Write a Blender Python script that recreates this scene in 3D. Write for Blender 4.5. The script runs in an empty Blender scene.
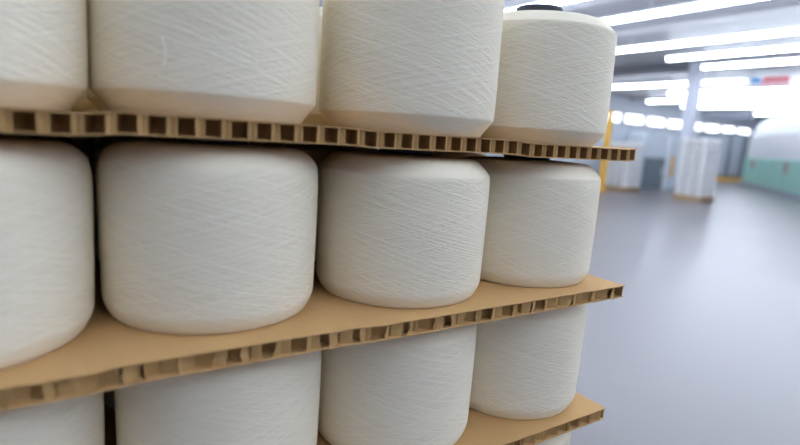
import bpy, bmesh, math, random
from mathutils import Vector, Matrix, noise
random.seed(7)
PI = math.pi
sc = bpy.context.scene
COL = sc.collection

# ------------------------------------------------------------------ helpers
def link(o, parent=None):
    COL.objects.link(o)
    if parent is not None:
        o.parent = parent
    return o

def mesh_obj(name, bm, mat, parent=None, smooth=False):
    me = bpy.data.meshes.new(name)
    bm.to_mesh(me); bm.free()
    if mat is not None:
        me.materials.append(mat)
    if smooth:
        for p in me.polygons:
            p.use_smooth = True
    return link(bpy.data.objects.new(name, me), parent)

def empty(name, loc=(0, 0, 0), rotz=0.0):
    o = bpy.data.objects.new(name, None)
    o.empty_display_size = 0.05
    o.location = loc
    o.rotation_euler = (0, 0, rotz)
    return link(o)

def tag(o, label=None, cat=None, group=None, kind=None):
    if label: o['label'] = label
    if cat: o['category'] = cat
    if group: o['group'] = group
    if kind: o['kind'] = kind
    return o

def box(bm, x0, x1, y0, y1, z0, z1):
    v = [bm.verts.new(p) for p in ((x0,y0,z0),(x1,y0,z0),(x1,y1,z0),(x0,y1,z0),(x0,y0,z1),(x1,y0,z1),(x1,y1,z1),(x0,y1,z1))]
    for f in ((0,3,2,1),(4,5,6,7),(0,1,5,4),(1,2,6,5),(2,3,7,6),(3,0,4,7)):
        bm.faces.new([v[i] for i in f])
    return v

def boxes(*bs):
    bm = bmesh.new()
    for b in bs:
        box(bm, *b)
    return bm

def bevelled(bm, w, seg=2):
    bmesh.ops.bevel(bm, geom=bm.edges[:], offset=w, segments=seg, affect='EDGES', profile=0.6)
    return bm

def cyl_y(bm, x, z, y0, y1, r, n=12):
    a = [bm.verts.new((x + r*math.cos(2*PI*i/n), y0, z + r*math.sin(2*PI*i/n))) for i in range(n)]
    b = [bm.verts.new((v.co.x, y1, v.co.z)) for v in a]
    for i in range(n):
        bm.faces.new((a[i], a[(i+1) % n], b[(i+1) % n], b[i]))
    bm.faces.new(a[::-1]); bm.faces.new(b)

def lathe(bm, prof, n, closed=False, seam=PI/2):
    """revolve (r, z) pairs; UV in metres: around the girth and along the profile"""
    uvl = bm.loops.layers.uv.verify()
    rings = []
    for r, z in prof:
        rings.append([bm.verts.new((r*math.cos(seam + 2*PI*i/n), r*math.sin(seam + 2*PI*i/n), z)) for i in range(n)])
    L = [0.0]
    for (r0, z0), (r1, z1) in zip(prof, prof[1:]):
        L.append(L[-1] + math.hypot(r1-r0, z1-z0))
    m = len(prof)
    R = max(r for r, z in prof)
    for k in range(m if closed else m-1):
        k2 = (k+1) % m
        lk2 = L[k2] if k2 else L[-1] + .001
        for i in range(n):
            i2 = (i+1) % n
            f = bm.faces.new((rings[k][i], rings[k][i2], rings[k2][i2], rings[k2][i]))
            us = (i, i+1, i+1, i); vs = (L[k], L[k], lk2, lk2)
            for lp, u, vv in zip(f.loops, us, vs):
                lp[uvl].uv = (u*2*PI*R/n, vv)

# ------------------------------------------------------------------ materials
def new_mat(name):
    m = bpy.data.materials.new(name); m.use_nodes = True
    nt = m.node_tree
    return m, nt, nt.nodes['Principled BSDF']

def setp(b, col, rough=.6, spec=.3, metal=0.0, coat=0.0):
    b.inputs['Base Color'].default_value = (*col, 1)
    b.inputs['Roughness'].default_value = rough
    b.inputs['Specular IOR Level'].default_value = spec
    b.inputs['Metallic'].default_value = metal
    b.inputs['Coat Weight'].default_value = coat

def noisy(name, c1, c2, scale=20, rough=.6, bump=0.0, spec=.3, stretch=(1,1,1), detail=4, metal=0.0, bdist=.002):
    m, nt, b = new_mat(name)
    setp(b, c1, rough, spec, metal)
    tc = nt.nodes.new('ShaderNodeTexCoord'); mp = nt.nodes.new('ShaderNodeMapping')
    mp.inputs['Scale'].default_value = stretch
    nz = nt.nodes.new('ShaderNodeTexNoise'); nz.inputs['Scale'].default_value = scale; nz.inputs['Detail'].default_value = detail
    mx = nt.nodes.new('ShaderNodeMix'); mx.data_type = 'RGBA'
    mx.inputs['A'].default_value = (*c1, 1); mx.inputs['B'].default_value = (*c2, 1)
    nt.links.new(tc.outputs['Object'], mp.inputs['Vector']); nt.links.new(mp.outputs[0], nz.inputs['Vector'])
    nt.links.new(nz.outputs['Fac'], mx.inputs['Factor']); nt.links.new(mx.outputs['Result'], b.inputs['Base Color'])
    if bump:
        bp = nt.nodes.new('ShaderNodeBump'); bp.inputs['Strength'].default_value = bump; bp.inputs['Distance'].default_value = bdist
        nt.links.new(nz.outputs['Fac'], bp.inputs['Height']); nt.links.new(bp.outputs[0], b.inputs['Normal'])
    return m

def emissive(name, col, strength):
    m, nt, b = new_mat(name)
    setp(b, (.8, .8, .8), .5)
    b.inputs['Emission Color'].default_value = (*col, 1)
    b.inputs['Emission Strength'].default_value = strength
    return m

def yarn_material():
    m, nt, b = new_mat('cream_yarn')
    setp(b, (.80, .765, .69), .85, .15)
    N, Lk = nt.nodes, nt.links
    tc = N.new('ShaderNodeTexCoord'); oi = N.new('ShaderNodeObjectInfo')
    sh = N.new('ShaderNodeVectorMath'); sh.operation = 'MULTIPLY_ADD'
    sh.inputs[1].default_value = (1, 1, 1)
    cb = N.new('ShaderNodeCombineXYZ'); mu = N.new('ShaderNodeMath'); mu.operation = 'MULTIPLY'; mu.inputs[1].default_value = 37.0
    Lk.new(oi.outputs['Random'], mu.inputs[0]); Lk.new(mu.outputs[0], cb.inputs['Z'])
    Lk.new(tc.outputs['UV'], sh.inputs[0]); Lk.new(cb.outputs[0], sh.inputs[2])
    def threads(ang, across, along, zoff, detail=2.0):
        r = N.new('ShaderNodeVectorRotate'); r.rotation_type = 'Z_AXIS'; r.inputs['Angle'].default_value = math.radians(ang)
        s = N.new('ShaderNodeMapping'); s.inputs['Scale'].default_value = (along, across, 1); s.inputs['Location'].default_value = (0, 0, zoff)
        t = N.new('ShaderNodeTexNoise'); t.inputs['Scale'].default_value = 1.0; t.inputs['Detail'].default_value = detail; t.inputs['Roughness'].default_value = .6
        Lk.new(sh.outputs[0], r.inputs['Vector']); Lk.new(r.outputs[0], s.inputs['Vector']); Lk.new(s.outputs[0], t.inputs['Vector'])
        return t.outputs['Fac']
    def math_(op, a, c):
        n = N.new('ShaderNodeMath'); n.operation = op
        for i, v in enumerate((a, c)):
            if isinstance(v, (int, float)): n.inputs[i].default_value = v
            else: Lk.new(v, n.inputs[i])
        return n.outputs[0]
    a = threads(14, 480, 3, 0); c = threads(-12, 480, 3, 5)
    d = threads(20, 230, 2.0, 9, 3); e = threads(-17, 230, 2.0, 13, 3)
    fine = threads(3, 900, 30, 21, 1)
    h = math_('ADD', math_('MAXIMUM', a, c), math_('MULTIPLY', math_('MAXIMUM', d, e), 1.0))
    h = math_('ADD', h, math_('MULTIPLY', fine, .35))
    bp = N.new('ShaderNodeBump'); bp.inputs['Strength'].default_value = .7; bp.inputs['Distance'].default_value = .0016
    ge = N.new('ShaderNodeNewGeometry'); sx = N.new('ShaderNodeSeparateXYZ'); Lk.new(ge.outputs['True Normal'], sx.inputs[0])
    fl = N.new('ShaderNodeMapRange'); fl.inputs['From Min'].default_value = .2; fl.inputs['From Max'].default_value = .5
    fl.inputs['To Min'].default_value = .75; fl.inputs['To Max'].default_value = .12
    Lk.new(math_('ABSOLUTE', sx.outputs['Z'], 0), fl.inputs['Value']); Lk.new(fl.outputs[0], bp.inputs['Strength'])
    Lk.new(h, bp.inputs['Height']); Lk.new(bp.outputs[0], b.inputs['Normal'])
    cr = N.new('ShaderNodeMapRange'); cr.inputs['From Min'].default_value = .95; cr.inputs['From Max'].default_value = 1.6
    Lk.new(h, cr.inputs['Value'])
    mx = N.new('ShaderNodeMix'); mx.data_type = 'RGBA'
    mx.inputs['A'].default_value = (.835, .76, .595, 1); mx.inputs['B'].default_value = (.915, .85, .70, 1)  # low spots darker: shading between the threads put into the colour
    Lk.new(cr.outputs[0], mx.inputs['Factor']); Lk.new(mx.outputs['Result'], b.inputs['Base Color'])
    return m

M = {}
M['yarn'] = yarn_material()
M['kraft'] = noisy('kraft_paper', (.50, .305, .128), (.56, .35, .155), 60, .75, .15, .2, (1, .25, 1), 5, bdist=.0006)
M['core'] = noisy('kraft_honeycomb_paper', (.43, .262, .106), (.50, .318, .137), 90, .8, .25, .15, (1, 1, .3), 4, bdist=.0006)
M['white_yarn'] = noisy('white_yarn', (.74, .72, .70), (.80, .78, .76), 60, .85)
M['tube'] = noisy('navy_plastic', (.018, .024, .042), (.03, .038, .06), 30, .35, 0, .5)
M['thread'] = noisy('white_thread', (.9, .85, .83), (.95, .9, .88), 30, .8)
M['wood'] = noisy('pallet_wood', (.36, .25, .15), (.5, .36, .22), 12, .8, .3, .2, (1, 6, 6))
M['paint_yellow'] = noisy('yellow_paint', (.80, .43, .03), (.72, .38, .03), 6, .45, 0, .4)
M['column'] = noisy('painted_column', (.74, .76, .85), (.70, .72, .81), 3, .5, .05)
M['wall'] = noisy('wall_paint', (.66, .70, .77), (.71, .75, .82), 1.2, .7, .05)
M['panel'] = noisy('partition_panel', (.52, .57, .63), (.58, .62, .69), 1.5, .4, 0, .4)
M['dark'] = noisy('dark_grey_steel', (.13, .155, .18), (.17, .195, .22), 3, .5, 0, .4)
M['grey'] = noisy('mid_grey_steel', (.33, .36, .42), (.38, .41, .48), 2, .45, 0, .4)
M['green'] = noisy('mint_green_enamel', (.30, .60, .50), (.36, .66, .56), 1.5, .35, 0, .5)
M['white'] = noisy('white_enamel', (.84, .85, .88), (.90, .91, .94), 1.5, .35, 0, .5)
M['red'] = noisy('red_enamel', (.75, .06, .09), (.65, .05, .08), 4, .4)
M['pink'] = noisy('pink_print', (.88, .42, .48), (.90, .5, .55), 4, .5)
M['blue'] = noisy('blue_print', (.06, .28, .72), (.08, .35, .75), 4, .5)
M['housing'] = noisy('lamp_housing', (.75, .77, .82), (.8, .82, .86), 4, .4)
M['lamp'] = emissive('fluorescent_tube', (.87, .965, 1.10), 30.0)
M['fill_pane'] = emissive('fill_light_pane', (.86, .95, 1.07), .8)  # glow added as dim fill light from behind the camera
M['daylight'] = emissive('daylit_pane', (.92, .96, 1.0), 6.0)

def floor_material():
    m, nt, b = new_mat('grey_epoxy_floor')
    setp(b, (.5, .51, .58), .28, .5)
    N, Lk = nt.nodes, nt.links
    tc = N.new('ShaderNodeTexCoord')
    nz = N.new('ShaderNodeTexNoise'); nz.inputs['Scale'].default_value = .8; nz.inputs['Detail'].default_value = 6
    mx = N.new('ShaderNodeMix'); mx.data_type = 'RGBA'
    mx.inputs['A'].default_value = (.185, .168, .176, 1); mx.inputs['B'].default_value = (.205, .187, .196, 1)
    Lk.new(tc.outputs['Object'], nz.inputs['Vector']); Lk.new(nz.outputs['Fac'], mx.inputs['Factor']); Lk.new(mx.outputs['Result'], b.inputs['Base Color'])
    mr = N.new('ShaderNodeMapRange'); mr.inputs['To Min'].default_value = .27; mr.inputs['To Max'].default_value = .33
    Lk.new(nz.outputs['Fac'], mr.inputs['Value']); Lk.new(mr.outputs[0], b.inputs['Roughness'])
    return m

def ceiling_material():
    m, nt, b = new_mat('ceiling_sheet')
    setp(b, (.42, .46, .58), .42, .35)
    N, Lk = nt.nodes, nt.links
    tc = N.new('ShaderNodeTexCoord')
    nz = N.new('ShaderNodeTexNoise'); nz.inputs['Scale'].default_value = .5; nz.inputs['Detail'].default_value = 3
    mx = N.new('ShaderNodeMix'); mx.data_type = 'RGBA'
    mx.inputs['A'].default_value = (.31, .31, .34, 1); mx.inputs['B'].default_value = (.35, .35, .385, 1)
    Lk.new(tc.outputs['Object'], nz.inputs['Vector']); Lk.new(nz.outputs['Fac'], mx.inputs['Factor']); Lk.new(mx.outputs['Result'], b.inputs['Base Color'])
    return m
M['floor'] = floor_material()
M['ceiling'] = ceiling_material()

# ------------------------------------------------------------------ the hall
X0, X1, Y0, Y1, HC = -7.0, 46.0, -6.0, 19.6, 4.35
def struct(name, bm, mat, parent=None):
    o = mesh_obj(name, bm, mat, parent)
    if parent is None: o['kind'] = 'structure'
    return o
struct('floor', boxes((X0-.2, X1+.2, Y0-.2, Y1+.2, -.1, 0)), M['floor'])
struct('ceiling', boxes((X0-.2, X1+.2, Y0-.2, Y1+.2, HC, HC+.15)), M['ceiling'])
struct('wall_left', boxes((X0-.2, X0, Y0, Y1, 0, HC)), M['grey'])
struct('wall_right', boxes((X1, X1+.2, Y0, Y1, 0, HC)), M['wall'])
FILL_WINS = [(-.6+2.5*i, 1.6+2.5*i) for i in range(5)]  # unseen window openings, added to throw fill light on the yarn fronts
fb = [(X0-.2, X1+.2, Y0-.2, Y0, 0, 2.3), (X0-.2, X1+.2, Y0-.2, Y0, 4.15, HC)]
xs = X0-.2
for a, c in FILL_WINS:
    fb.append((xs, a, Y0-.2, Y0, 2.3, 4.15)); xs = c
fb.append((xs, X1+.2, Y0-.2, Y0, 2.3, 4.15))
struct('wall_front', boxes(*fb), M['grey'])
for i, (a, c) in enumerate(FILL_WINS):  # added window frames and glowing panes, a fill light out of view
    w = struct('window_%d' % (i+21), boxes((a, c, Y0-.12, Y0-.04, 2.3, 2.37), (a, c, Y0-.12, Y0-.04, 4.08, 4.15), (a, a+.07, Y0-.12, Y0-.04, 2.37, 4.08),
               (c-.07, c, Y0-.12, Y0-.04, 2.37, 4.08), (a+.07, c-.07, Y0-.10, Y0-.06, 3.2, 3.25)), M['housing'])
    mesh_obj('pane', boxes((a+.07, c-.07, Y0-.09, Y0-.08, 2.37, 4.08)), M['fill_pane'], w)
# rear wall with a band of clerestory window openings
WZ0, WZ1 = 2.8, 3.35
wins = [(x, x+1.85) for x in [22.3 + 2.3*i for i in range(10)]]
bs = [(X0-.2, X1+.2, Y1, Y1+.2, 0, WZ0), (X0-.2, X1+.2, Y1, Y1+.2, WZ1, HC)]
xs = X0-.2
for a, c in wins:
    bs.append((xs, a, Y1, Y1+.2, WZ0, WZ1)); xs = c
bs.append((xs, X1+.2, Y1, Y1+.2, WZ0, WZ1))
struct('wall_back', boxes(*bs), M['wall'])
for i, (a, c) in enumerate(wins):
    w = struct('window_%d' % (i+1), boxes((a, c, Y1+.02, Y1+.08, WZ0, WZ0+.05), (a, c, Y1+.02, Y1+.08, WZ1-.05, WZ1),
               (a, a+.05, Y1+.02, Y1+.08, WZ0+.05, WZ1-.05), (c-.05, c, Y1+.02, Y1+.08, WZ0+.05, WZ1-.05)), M['housing'])
    mesh_obj('pane', boxes((a+.05, c-.05, Y1+.045, Y1+.055, WZ0+.05, WZ1-.05)), M['daylight'], w)
# cross beams of the ceiling, running along the hall
for i, x in enumerate((12.3, 19.9, 29.5)):
    struct('trim_%d' % (i+1), boxes((x-.15, x+.15, Y0, Y1, HC-.16, HC)), M['ceiling'])

# ------------------------------------------------------------------ lamps
def strip_light(x, y0, y1, label, group=None, z=4.0, r=.042):
    e = tag(empty('strip_light', (x, (y0+y1)/2, HC)), label, 'ceiling light', group)
    h = (y1-y0)/2; dz = z-HC
    bm = boxes((-.035, .035, -h, h, dz+.07, dz+.12))
    k = max(2, int((y1-y0)/2.5))
    mesh_obj('housing', bm, M['housing'], e)
    for i in range(k):
        yy = -h + (i+.5)*2*h/k
        mesh_obj('hanger', boxes((-.008, .008, yy-.008, yy+.008, dz+.12, 0)), M['housing'], e)
    bm = bmesh.new(); cyl_y(bm, 0, dz+.02, -h+.02, h-.02, r)
    mesh_obj('tube', bm, M['lamp'], e, True)
    return e
OUT = 'long fluorescent strip light over the near part of hall, outside the view'
for x in (-2.2, .4, 2.0, 3.8, 5.8):
    strip_light(x, -5.6, 18, OUT, 'overhead strip lights outside the view')
strip_light(8.6, -5.6, 18.5, 'bright strip light at the top, just right of the dark tube end')
strip_light(10.62, -5.6, 18.5, 'long strip light slanting out of the top edge right of the highest yarn package')
strip_light(13.9, -5.6, 18.5, 'long strip light below the topmost slanting one, starting at the yarn package edge')
strip_light(15.95, -5.6, 9.25, 'strip light whose rounded end sits left of and above the column')
strip_light(18.0, -5.6, 9.25, 'strip light whose rounded end sits right above the column top')
strip_light(21.9, 9.7, 18.5, 'strip light passing behind the column, topmost of the far ones')
strip_light(21.9, -5.6, 7.6, 'strip light at the right edge beside the red and blue banner')
strip_light(26.4, -5.6, 15.2, 'strip light behind the column, middle one of the far lamps')
strip_light(29.0, -5.6, 18.2, 'far strip light low behind column, second from the last')
strip_light(33.0, -5.6, 18.4, 'farthest strip light low in the glare behind the column')
strip_light(25.1, -5.6, 14.6, 'far strip light just right of column, upper edge of the white glare')
strip_light(31.0, -5.6, 17.0, 'far strip light in the middle of the white glare')
strip_light(38.5, -5.6, 18.4, 'faint farthest strip light above the green machine')

# ------------------------------------------------------------------ the stack
S = .24; RB = .1152; Z0 = 1.0071; PITCH = .2097; TH = .0182
# smooth sag of each board (height change along the front edge)
def interp(pts, x):
    if x <= pts[0][0]: return pts[0][1]
    for (a, va), (b, vb) in zip(pts, pts[1:]):
        if x <= b:
            t = (x-a)/(b-a); t = t*t*(3-2*t)
            return va + (vb-va)*t
    return pts[-1][1]
def steps(a, b, c, d, e):
    return [(-.105, a), (-.102, a), (.099, a), (.135, b), (.335, b), (.383, c), (.582, c), (.617, d), (.816, d), (.84, e)]
SAG = {1: steps(-.0012, .0016, 0, -.0024, -.0010), 0: steps(-.0012, .0014, -.0005, -.0005, -.0005), -1: steps(0, .0004, .0008, 0, -.0012)}
def sag(L, x, y=-.1):
    """boards bend a little between the packages of the front row"""
    if L not in SAG: return 0.0
    f = 1.0 if y < .112 else 0.0 if y > .142 else (.142-y)/.03
    return interp(SAG[L], x)*f
def base(L):
    return Z0 + L*PITCH

TOPP = [(.1154, .154), (.1150, .1588), (.1143, .1610), (.1130, .1628), (.1098, .1668), (.1060, .1708), (.1015, .1752), (.0990, .1775), (.0965, .1790), (.092, .1802), (.06, .1820), (.037, .1830)]
SIDE = [(.1157, .03), (.1161, .06), (.1160, .10), (.1156, .14)]
LSIDE = [(.1144, .03), (.1150, .06), (.1156, .10), (.1158, .14)]
LOWP = [(.034, .001), (.06, .0), (.1045, .0), (.1060, .0004), (.1073, .0018), (.1100, .0068), (.1123, .0118), (.1132, .0146), (.1138, .0168), (.1141, .0200)]
prof_low = LOWP + LSIDE + TOPP
ROUND = [(.1153, .150), (.1147, .1570), (.1134, .1626), (.1112, .1675), (.1080, .1717), (.1035, .1755), (.0985, .1785), (.0930, .1805), (.085, .1820), (.06, .1832), (.037, .1840)]
prof_round = LOWP + LSIDE + ROUND
prof_top = [(.034, .001), (.06, .0), (.0975, .0), (.0986, .0003), (.0996, .0012), (.1050, .0080), (.1136, .0184), (.1146, .0196), (.1151, .0208), (.1153, .0225)] + SIDE + [
    (.1152, .158), (.1149, .1618), (.1143, .1632), (.1132, .1645), (.1060, .1712), (.1000, .1768), (.0985, .1779), (.0965, .1786), (.06, .1810), (.037, .1815)]
def make_package(prof):
    e = empty('yarn_package')
    bm = bmesh.new(); lathe(bm, prof, 128)
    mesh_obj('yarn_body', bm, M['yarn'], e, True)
    bm = bmesh.new()
    lathe(bm, [(.031, .0), (.0345, .0), (.0355, .1835), (.0362, .1842), (.0362, .1880), (.0352, .1890), (.032, .1890), (.031, .187)], 48, closed=True)
    mesh_obj('core_tube', bm, M['tube'], e, True)
    return e

FRONT = {(1,0):(.0004,.0033),(1,1):(.2325,.0136),(1,2):(.4821,-.0033),(1,3):(.7162,.0012),
         (0,0):(.0007,-.0015),(0,1):(.2363,.0073),(0,2):(.4847,-.0034),(0,3):(.7193,.001),
         (-1,0):(.0051,.0012),(-1,1):(.2471,.0022),(-1,2):(.4877,-.0009),(-1,3):(.7223,.0001)}
LAB = {(1,0):'cream yarn package cut by the left edge in the top row, on the top board',
       (1,1):'large cream yarn package second from left in the top row, with a loose thread',
       (1,2):'cream yarn package third from left in the top row, on the top board',
       (1,3):'rightmost cream yarn package of the top row, its dark tube end showing',
       (0,0):'cream yarn package cut by the left edge, directly under the top board',
       (0,1):'large cream yarn package second from left in the middle row, fully in view',
       (0,2):'cream yarn package third from left in the middle row between two boards',
       (0,3):'rightmost cream yarn package of the middle row, near the middle board end',
       (-1,0):'cream yarn package at bottom left corner under the middle board',
       (-1,1):'cream yarn package second from left in the lower row under the middle board',
       (-1,2):'cream yarn package third from left in the lower row under the middle board',
       (-1,3):'rightmost cream yarn package standing on the lowest visible board',
       (-2,3):'cream yarn package barely peeking out below the lowest visible board',}
ROWN = {1: 'top row', 0: 'middle row', -1: 'lower row', -2: 'row under the lowest visible board'}
protos = {'top': [make_package(prof_top), False], 'crisp': [make_package(prof_low), False], 'round': [make_package(prof_round), False]}
def copy_thing(src):
    r = src.copy(); COL.objects.link(r)
    for k in ('label', 'group', 'category'):
        if k in r: del r[k]
    for ch in list(src.children):
        c = ch.copy(); COL.objects.link(c); c.parent = r
        c.matrix_parent_inverse = ch.matrix_parent_inverse.copy()
    return r
def package(x, y, z, rot, label, group, top):
    p = protos[top]
    if not p[1]:
        o = p[0]; p[1] = True
    else:
        o = copy_thing(p[0])
    o.location = (x, y, z); o.rotation_euler = (0, 0, rot)
    return tag(o, label, 'yarn package', group)
pk = {}
for L in (1, 0, -1, -2, -3, -4):
    for r in range(4):
        for c in range(-1, 4):
            if L < -2 and 0 < r < 3 and -1 < c < 3:
                continue
            x, y = FRONT.get((L, c), (c*S + random.uniform(-.001, .002), 0)) if r == 0 else (c*S - (.12 if r > 1 else 0) + random.uniform(-.002, .002), r*S + .008 + random.uniform(-.001, .001))
            if r == 0 and (L, c) in LAB:
                lb, g = LAB[(L, c)], 'cream yarn packages of the near stack'
            else:
                lb, g = 'cream yarn package hidden deeper or lower in the near stack', 'cream yarn packages hidden inside the near stack'
                if L == 1 and r == 1 and c == 1:
                    lb, g = 'cream yarn package behind, seen through the slit right of the threaded package', 'cream yarn packages of the near stack'
                if L == 1 and r == 1 and c == 0:
                    lb, g = 'cream yarn package behind, seen in the notch between the two left top packages', 'cream yarn packages of the near stack'
            pk[(L, r, c)] = package(x, y, base(L) + sag(L, x, y-.1) + .0003, random.uniform(-.7, .7), lb, g, 'top' if L == 1 else 'round' if c < 2 or L < -2 or r else 'crisp')
for c in (0, 1, 2):
    pk[(1, 0, c)].scale.z = 1.06
# the top right package: its tube stands a little proud
t = [ch for ch in pk[(1, 0, 3)].children if ch.name.startswith('core_tube')][0]
t.location.z = .0125
t['label'] = 'dark navy tube end'
# a loose thread lying on the second package of the top row
bm = bmesh.new()
def thread_tube(bm, pts, r=.0005, n=6):
    rings = []
    for i, p in enumerate(pts):
        q = pts[min(i+1, len(pts)-1)] - pts[max(i-1, 0)]
        q.normalize(); s = q.cross(Vector((.3, 1, .1))).normalized(); u = q.cross(s)
        rings.append([bm.verts.new(p + s*r*math.cos(2*PI*k/n) + u*r*math.sin(2*PI*k/n)) for k in range(n)])
    for a, b in zip(rings, rings[1:]):
        for k in range(n):
            bm.faces.new((a[k], a[(k+1) % n], b[(k+1) % n], b[k]))
    bm.faces.new(rings[0][::-1]); bm.faces.new(rings[-1])
par = pk[(1, 0, 1)]
par.rotation_euler = (0, 0, 0)
pts = []
for i in range(13):
    u = i/12
    an = math.radians(-123.2 + 1.6*math.sin(u*2.6) - .5*u)
    rr = .1164 + .0003*math.sin(u*6)
    pts.append(Vector((rr*math.cos(an), rr*math.sin(an), .063 - .023*u)))
thread_tube(bm, pts)
lt = mesh_obj('loose_thread', bm, M['thread'], par, True); lt['label'] = 'loose white thread end'

# ------------------------------------------------------------------ honeycomb boards
def sheet(bm, L, xa, xb, yf, yb, z0, z1, seed, rag, curl=0.0):
    nx = 190; ny = [0, .004, .02, (.112-yf)/(yb-yf), (.142-yf)/(yb-yf), 1.0]
    rows = []
    for side in (0, 1):
        g = []
        for i in range(nx+1):
            x = xa + (xb-xa)*i/nx
            j = rag*(noise.noise(Vector((x*38, seed, 0))) + .6*noise.noise(Vector((x*110, seed+3, 0))))
            col = []
            for k, f in enumerate(ny):
                y = yf + j*(1 if k == 0 else .5 if k == 1 else 0) + (yb-yf)*f
                xx = x
                if i == nx: xx += rag*1.2*noise.noise(Vector((y*30, seed+7, 0)))
                z = (z1 if side else z0) + sag(L, x, y)
                if k < 2:
                    z += rag*.35*noise.noise(Vector((x*45, seed+11, 1)))
                e = max(0.0, (x-(xb-.02))/.02)
                if f < .03: z += curl*e*e
                col.append(bm.verts.new((xx + (curl*1.2*e*e if f < .03 else 0), y, z)))
            g.append(col)
        rows.append(g)
    b, t = rows
    n = len(ny)
    for i in range(nx):
        for k in range(n-1):
            bm.faces.new((t[i][k], t[i+1][k], t[i+1][k+1], t[i][k+1]))
            bm.faces.new((b[i][k], b[i][k+1], b[i+1][k+1], b[i+1][k]))
        bm.faces.new((b[i][0], b[i+1][0], t[i+1][0], t[i][0]))
        bm.faces.new((b[i][n-1], t[i][n-1], t[i+1][n-1], b[i+1][n-1]))
    for i in (0, nx):
        for k in range(n-1):
            f = (b[i][k], t[i][k], t[i][k+1], b[i][k+1])
            bm.faces.new(f if i == 0 else f[::-1])

def core(L, xa, xb, yf, yb, z0, z1, seed, w, jit, crush, cut, depth=.085):
    """paper honeycomb: wavy ribbons running back from the front edge, glued where they touch"""
    rng = random.Random(seed)
    bm = bmesh.new()
    c, g = (.005, .0075) if crush else (.021, .0085)
    per = 2*(c+g)
    n = int((xb-xa)/w) + 1
    bases = [xa + .001 + (i+.5)*w + rng.uniform(-jit, jit) for i in range(n-1)] 
    T = .0004
    bases = [b for b in bases if b < xb-.45*w] + [xb-.0012]
    for i, x0 in enumerate(bases):
        last = i >= len(bases)-3
        d = (yb-yf-.004) if last else depth
        s = 1 if i % 2 == 0 else -1
        ph = cut + crush*.9*noise.noise(Vector((x0*14, seed, 5)))*per
        ys = [0.0]; k = -2
        stops = [(.112-yf), (.142-yf)] if d > .3 else []
        while k < 400:
            o = k*(c+g) - ph
            for q in (o, o+c):
                if 0.0004 < q < d: stops.append(q)
            k += 1
            if o > d: break
        ys = [0.0] + ([.0035] if crush else []) + sorted(q for q in stops if q > (.004 if crush else .0005)) + [d]
        def off(y):
            if i == len(bases)-1: return 0.0
            m = (y+ph) % per
            if m < c: v = 1
            elif m < c+g: v = 1 - 2*(m-c)/g
            elif m < 2*c+g: v = -1
            else: v = -1 + 2*(m-2*c-g)/g
            return s*v*(w/2 - .0005)
        lean = crush*rng.uniform(-.0045, .0045)
        bul = crush*rng.uniform(-.0022, .0022)
        yj = rng.uniform(0, .0012) + crush*rng.uniform(0, .001)
        grid = []
        for y in ys:
            colv = []
            fr = max(0.0, 1 - y/.006)
            x = x0 + off(y)
            for q in (0, .5, 1):
                xx = x + fr*(lean*(q-.3) + bul*(1-4*(q-.5)**2))
                xx = min(max(xx, xa+.0008), xb-.0008)
                sg = sag(L, xx, yf+y)
                colv.append((xx, yf + yj*fr + y + .0004, z0 + (z1-z0)*q + sg))
            grid.append(colv)
        A = [[bm.verts.new((p[0]-T, p[1], p[2])) for p in r] for r in grid]
        B = [[bm.verts.new((p[0]+T, p[1], p[2])) for p in r] for r in grid]
        for a in range(len(grid)-1):
            for q in (0, 1):
                bm.faces.new((A[a][q], A[a][q+1], A[a+1][q+1], A[a+1][q]))
                bm.faces.new((B[a][q], B[a+1][q], B[a+1][q+1], B[a][q+1]))
        for q in (0, 1):
            bm.faces.new((A[0][q], B[0][q], B[0][q+1], A[0][q+1]))
    # solid-looking middle of the board: ribbons further in, coarser
    return bm

def board(L, xa, xb, yf, label, group, seed, w=.0185, jit=.0006, crush=0.0, cut=.0135, rag=.0006, curl=0.0):
    e = tag(empty('honeycomb_board', (0, 0, 0)), label, 'board', group)
    zt = base(L); zb = zt-TH; yb = .855
    z = zb
    bm = bmesh.new(); sheet(bm, L, xa, xb, yf, yb, zt-.0011, zt, seed, rag, curl); a = mesh_obj('top_sheet', bm, M['kraft'], e)
    bm = bmesh.new(); sheet(bm, L, xa, xb, yf, yb, zb, zb+.0011, seed+31, rag); b = mesh_obj('bottom_sheet', bm, M['kraft'], e)
    c = mesh_obj('honeycomb_core', core(L, xa, xb, yf, yb, zb+.0010, zt-.0010, seed, w, jit, crush, cut), M['core'], e)
    # put the origin on the board itself
    off = Vector(((xa+xb)/2, (yf+yb)/2, zb))
    e.location = off
    for o in (a, b, c):
        o.data.transform(Matrix.Translation(-off))
    return e
board(1, -.49, .8398, -.1104, 'top honeycomb board whose cut cells face forward, carrying the top row of yarn', 'honeycomb boards', 11, curl=.0012, w=.0116, jit=.0004, rag=.0006, cut=2*.021+.0085+.0085*.68)
board(0, -.49, .8177, -.1349, 'middle honeycomb board with torn uneven front edge under the middle row', 'honeycomb boards', 23, w=.0158, jit=.002, crush=1.0, cut=.009, rag=.0014, curl=.0008)
board(-1, -.49, .8225, -.1277, 'lowest visible honeycomb board, only its right corner in the picture', 'honeycomb boards', 37, w=.0125, jit=.0012, crush=.5, rag=.001, curl=.001)
for L in (-2, -3, -4):
    board(L, -.49, .825, -.125, 'honeycomb board hidden low in the near stack', 'honeycomb boards hidden in the near stack', 50+L, w=.0185, jit=.001, crush=.3)

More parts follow.
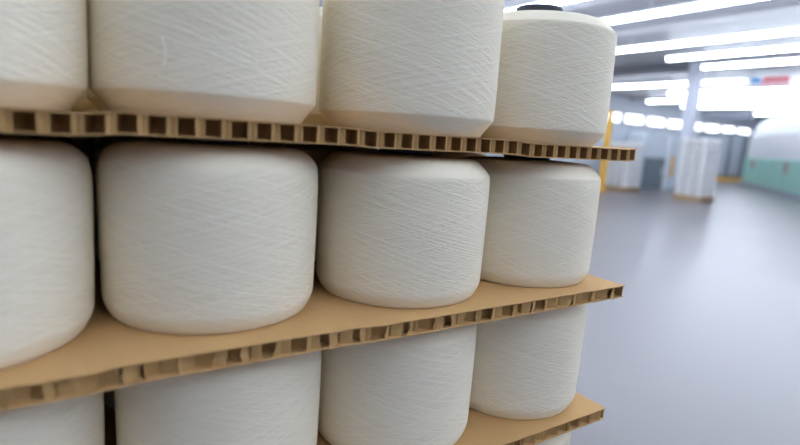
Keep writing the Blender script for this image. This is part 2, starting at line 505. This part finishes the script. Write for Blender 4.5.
# wooden pallets
def pallet(x0, x1, y0, y1, label, ztop=.15, group=None):
    e = tag(empty('wooden_pallet', ((x0+x1)/2, (y0+y1)/2, 0)), label, 'pallet', group)
    hx, hy = (x1-x0)/2, (y1-y0)/2
    n = 6; bw = 2*hy/(n+ (n-1)*.35)
    for i in range(n):
        a = -hy + i*bw*1.35
        mesh_obj('deck_board', bevelled(boxes((-hx, hx, a, a+bw, ztop-.022, ztop)), .002, 1), M['wood'], e)
    for x in (-hx, -.05, hx-.1):
        mesh_obj('stringer', boxes((x, x+.1, -hy, hy, .022, ztop-.022)), M['wood'], e)
        mesh_obj('skid', boxes((x, x+.1, -hy, hy, 0, .022)), M['wood'], e)
    return e
PZ = base(-4)-TH-.0022
pallet(-.49, .83, -.12, .86, 'wooden pallet under the near stack of yarn', PZ)

# ------------------------------------------------------------------ background stacks of yarn
def far_proto():
    bm = bmesh.new()
    lathe(bm, [(.001, 0), (.1, 0), (.118, .02), (.119, .135), (.103, .158), (.04, .162), (.001, .162)], 20)
    return mesh_obj('yarn_package', bm, M['white_yarn'], None, True)
fp = far_proto(); fused = [False]
def far_stack(x0, y0, n, desc, group):
    pt = .13; pitch = .188
    pallet(x0, x0+.74, y0, y0+.74, 'wooden pallet under the ' + desc, pt)
    for k in range(n):
        z = pt + k*pitch
        for i in range(3):
            for j in range(3):
                if i == 1 and j == 1: continue
                if not fused[0]: o = fp; fused[0] = True
                else: o = fp.copy(); COL.objects.link(o)
                o.location = (x0+.125+i*.245, y0+.125+j*.245, z)
                o.rotation_euler = (0, 0, random.uniform(-.5, .5))
                tag(o, 'small blurred white yarn package in the ' + desc, 'yarn package', group)
        if k < n-1:
            b = mesh_obj('layer_board', boxes((x0, x0+.74, y0, y0+.74, z+.1625, z+pitch-.0005)), M['wall'], None)
            tag(b, 'thin pale layer board in the ' + desc, 'board', 'layer boards of the ' + desc)
far_stack(13.9, 6.55, 8, 'far pallet stack in front of the column', 'white packages of the stack by the column')
far_stack(13.75, 8.62, 7, 'far pallet stack beside the yellow post', 'white packages of the stack by the yellow post')

# ------------------------------------------------------------------ column, partition, machines
bm = bevelled(boxes((-.19, .19, -.19, .19, 0, HC)), .02, 2)
c = mesh_obj('column', bm, M['column']); c.location = (19.27, 10.13, 0); tag(c, 'square pale blue column behind the far pallet stack', 'column')
mesh_obj('base_plate', boxes((-.25, .25, -.25, .25, 0, .06)), M['grey'], c)

y = empty('guard_post', (13.02, 8.86, 0)); tag(y, 'tall yellow steel post at the edge of the yarn stack, by far pallets', 'post')
mesh_obj('post', bevelled(boxes((-.065, .065, -.065, .065, .015, 2.25)), .01, 1), M['paint_yellow'], y)
mesh_obj('base_plate', boxes((-.15, .15, -.15, .15, 0, .015)), M['paint_yellow'], y)

pt = empty('partition', (14.0, 9.75, 0)); tag(pt, 'low grey panel partition behind the far stack by the yellow post', 'partition')
for i in range(4):
    mesh_obj('panel', boxes((-2.4+i*1.25, -1.2+i*1.25, -.02, .02, .05, 1.85)), M['panel'], pt)
for i in range(5):
    mesh_obj('frame_post', boxes((-2.45+i*1.25, -2.40+i*1.25, -.03, .03, 0, 1.9)), M['grey'], pt)

cb = empty('cabinet', (16.1, 9.35, 0)); tag(cb, 'tall grey machine cabinet with a dark door between the two far stacks', 'cabinet')
mesh_obj('body', bevelled(boxes((-1.0, .95, -.3, .35, 0, 1.75)), .02, 1), M['panel'], cb)
d = mesh_obj('door', boxes((-.93, .15, -.33, -.30, .05, 1.02)), M['dark'], cb)
mesh_obj('side_door', boxes((-1.03, -1.0, -.25, .3, .05, 1.02)), M['dark'], cb)
mesh_obj('handle', boxes((.05, .08, -.36, -.33, .5, .72)), M['housing'], d)
mesh_obj('upright', boxes((.2, .32, -.34, -.30, 0, 1.7)), M['housing'], cb)
mesh_obj('marker_strip', boxes((.55, .66, -.34, -.30, .45, 1.1)), M['paint_yellow'], cb)

# spinning machines
def machine(p, q, depth, h, label, mats, green=1.22):
    p, q = Vector(p), Vector(q)
    L = (q-p).length; ang = math.atan2((q-p).y, (q-p).x)
    e = tag(empty('spinning_machine', (p.x, p.y, 0), ang), label, 'machine')
    # local x along the machine, local y away from the viewer's side (negative = towards aisle)
    mesh_obj('plinth', boxes((0, L, -.02, -depth+.02, 0, .12)), M['grey'], e)
    n = 8
    for i in range(n):
        a, b = L*i/n, L*(i+1)/n - .04
        mesh_obj('lower_panel', bevelled(boxes((a, b, -depth, 0, .12, green)), .02, 1), mats[0], e)
    bm = bmesh.new()
    prof = []
    for k in range(11):
        t = PI*k/10
        prof.append((-depth/2 - depth/2*.94*math.cos(t), green + .25 + (h-green-.25)*math.sin(t)**.7))
    prof = [(-depth*.97, green)] + prof + [(-depth*.03, green)]
    A = [bm.verts.new((0, a, b)) for a, b in prof]; B = [bm.verts.new((L-.04, a, b)) for a, b in prof]
    for i in range(len(prof)):
        j = (i+1) % len(prof)
        bm.faces.new((A[i], A[j], B[j], B[i]))
    bm.faces.new(A[::-1]); bm.faces.new(B)
    bmesh.ops.recalc_face_normals(bm, faces=bm.faces[:])
    mesh_obj('hood', bm, mats[1], e)
    for f in (.12, .5, .78):
        mesh_obj('signal_plate', boxes((L*f, L*f+.35, .0, .03, .75, 1.1)), M['red'], e)
        mesh_obj('signal_plate', boxes((L*f, L*f+.35, -depth-.03, -depth, .75, 1.1)), M['red'], e)
    return e
machine((26.6, 11.4), (17.0, 4.4), -1.9, 3.0, 'long spinning machine with white rounded hood over mint green panels', (M['green'], M['white']))

k = empty('control_cabinet', (28.3, 13.3, 0)); tag(k, 'dark grey control cabinet standing left of the green machine', 'cabinet')
mesh_obj('body', bevelled(boxes((-.9, .9, -.8, .8, .15, 2.35)), .03, 1), M['dark'], k)
mesh_obj('plinth', boxes((-1.0, .95, -.95, .9, 0, .15)), M['paint_yellow'], k)
mesh_obj('door', boxes((-.8, .1, -.84, -.8, .3, 2.2)), M['grey'], k)
mesh_obj('side_panel', boxes((-.94, -.9, -.7, .7, .3, 2.2)), M['grey'], k)

dct = empty('air_duct', (21.0, 9.6, 2.68)); tag(dct, 'dark horizontal duct extending right from the column below the lamps', 'duct')
mesh_obj('duct_body', bevelled(boxes((-.15, .15, -.75, .95, -.13, .13)), .02, 1), M['grey'], dct)
for yy in (-.6, .8):
    mesh_obj('hanger', boxes((-.01, .01, yy-.01, yy+.01, .13, HC-2.68)), M['grey'], dct)

bn = empty('banner', (20.6, 8.3, 3.80)); tag(bn, 'small hanging banner in red, pink and blue below the lamps at right', 'banner')
mesh_obj('red_strip', boxes((-.02, .02, -.58, .22, .03, .15)), M['red'], bn)
mesh_obj('pink_strip', boxes((-.02, .02, -.58, .28, -.14, .03)), M['pink'], bn)
mesh_obj('blue_strip', boxes((-.02, .02, .30, .60, -.03, .15)), M['blue'], bn)
mesh_obj('white_strip', boxes((-.02, .02, .30, .60, -.14, -.03)), M['housing'], bn)
for yy in (-.5, .5):
    mesh_obj('hanger', boxes((-.006, .006, yy-.006, yy+.006, .15, HC-3.83)), M['housing'], bn)

# ------------------------------------------------------------------ world, camera
w = bpy.data.worlds.new('World'); sc.world = w; w.use_nodes = True
w.node_tree.nodes['Background'].inputs[0].default_value = (.75, .83, 1, 1)
w.node_tree.nodes['Background'].inputs[1].default_value = .4

cam = bpy.data.cameras.new('Camera'); co = link(bpy.data.objects.new('Camera', cam))
cam.sensor_width = 36; cam.lens = 529.727*36/800; cam.clip_start = .02; cam.clip_end = 300
Rv, Uv, Fv = Vector((.84016306, -.53868573, .06279898)), Vector((.03573704, .17053233, .98470381)), Vector((.54115515, .82506752, -.162526))
m = Matrix((Rv, Uv, -Fv)).transposed().to_4x4(); m.translation = Vector((.08705777, -.60671689, 1.21401905))
co.matrix_world = m
cam.dof.use_dof = True; cam.dof.focus_distance = .74; cam.dof.aperture_fstop = 2.4; cam.dof.aperture_blades = 0
sc.camera = co
sc.view_settings.view_transform = 'Standard'; sc.view_settings.look = 'None'
sc.view_settings.gamma = 1; sc.view_settings.use_curve_mapping = False
sc.view_settings.exposure = -0.5
sc.cycles.use_denoising = True
sc.cycles.max_bounces = 8; sc.cycles.diffuse_bounces = 6
sc.cycles.sample_clamp_indirect = 6
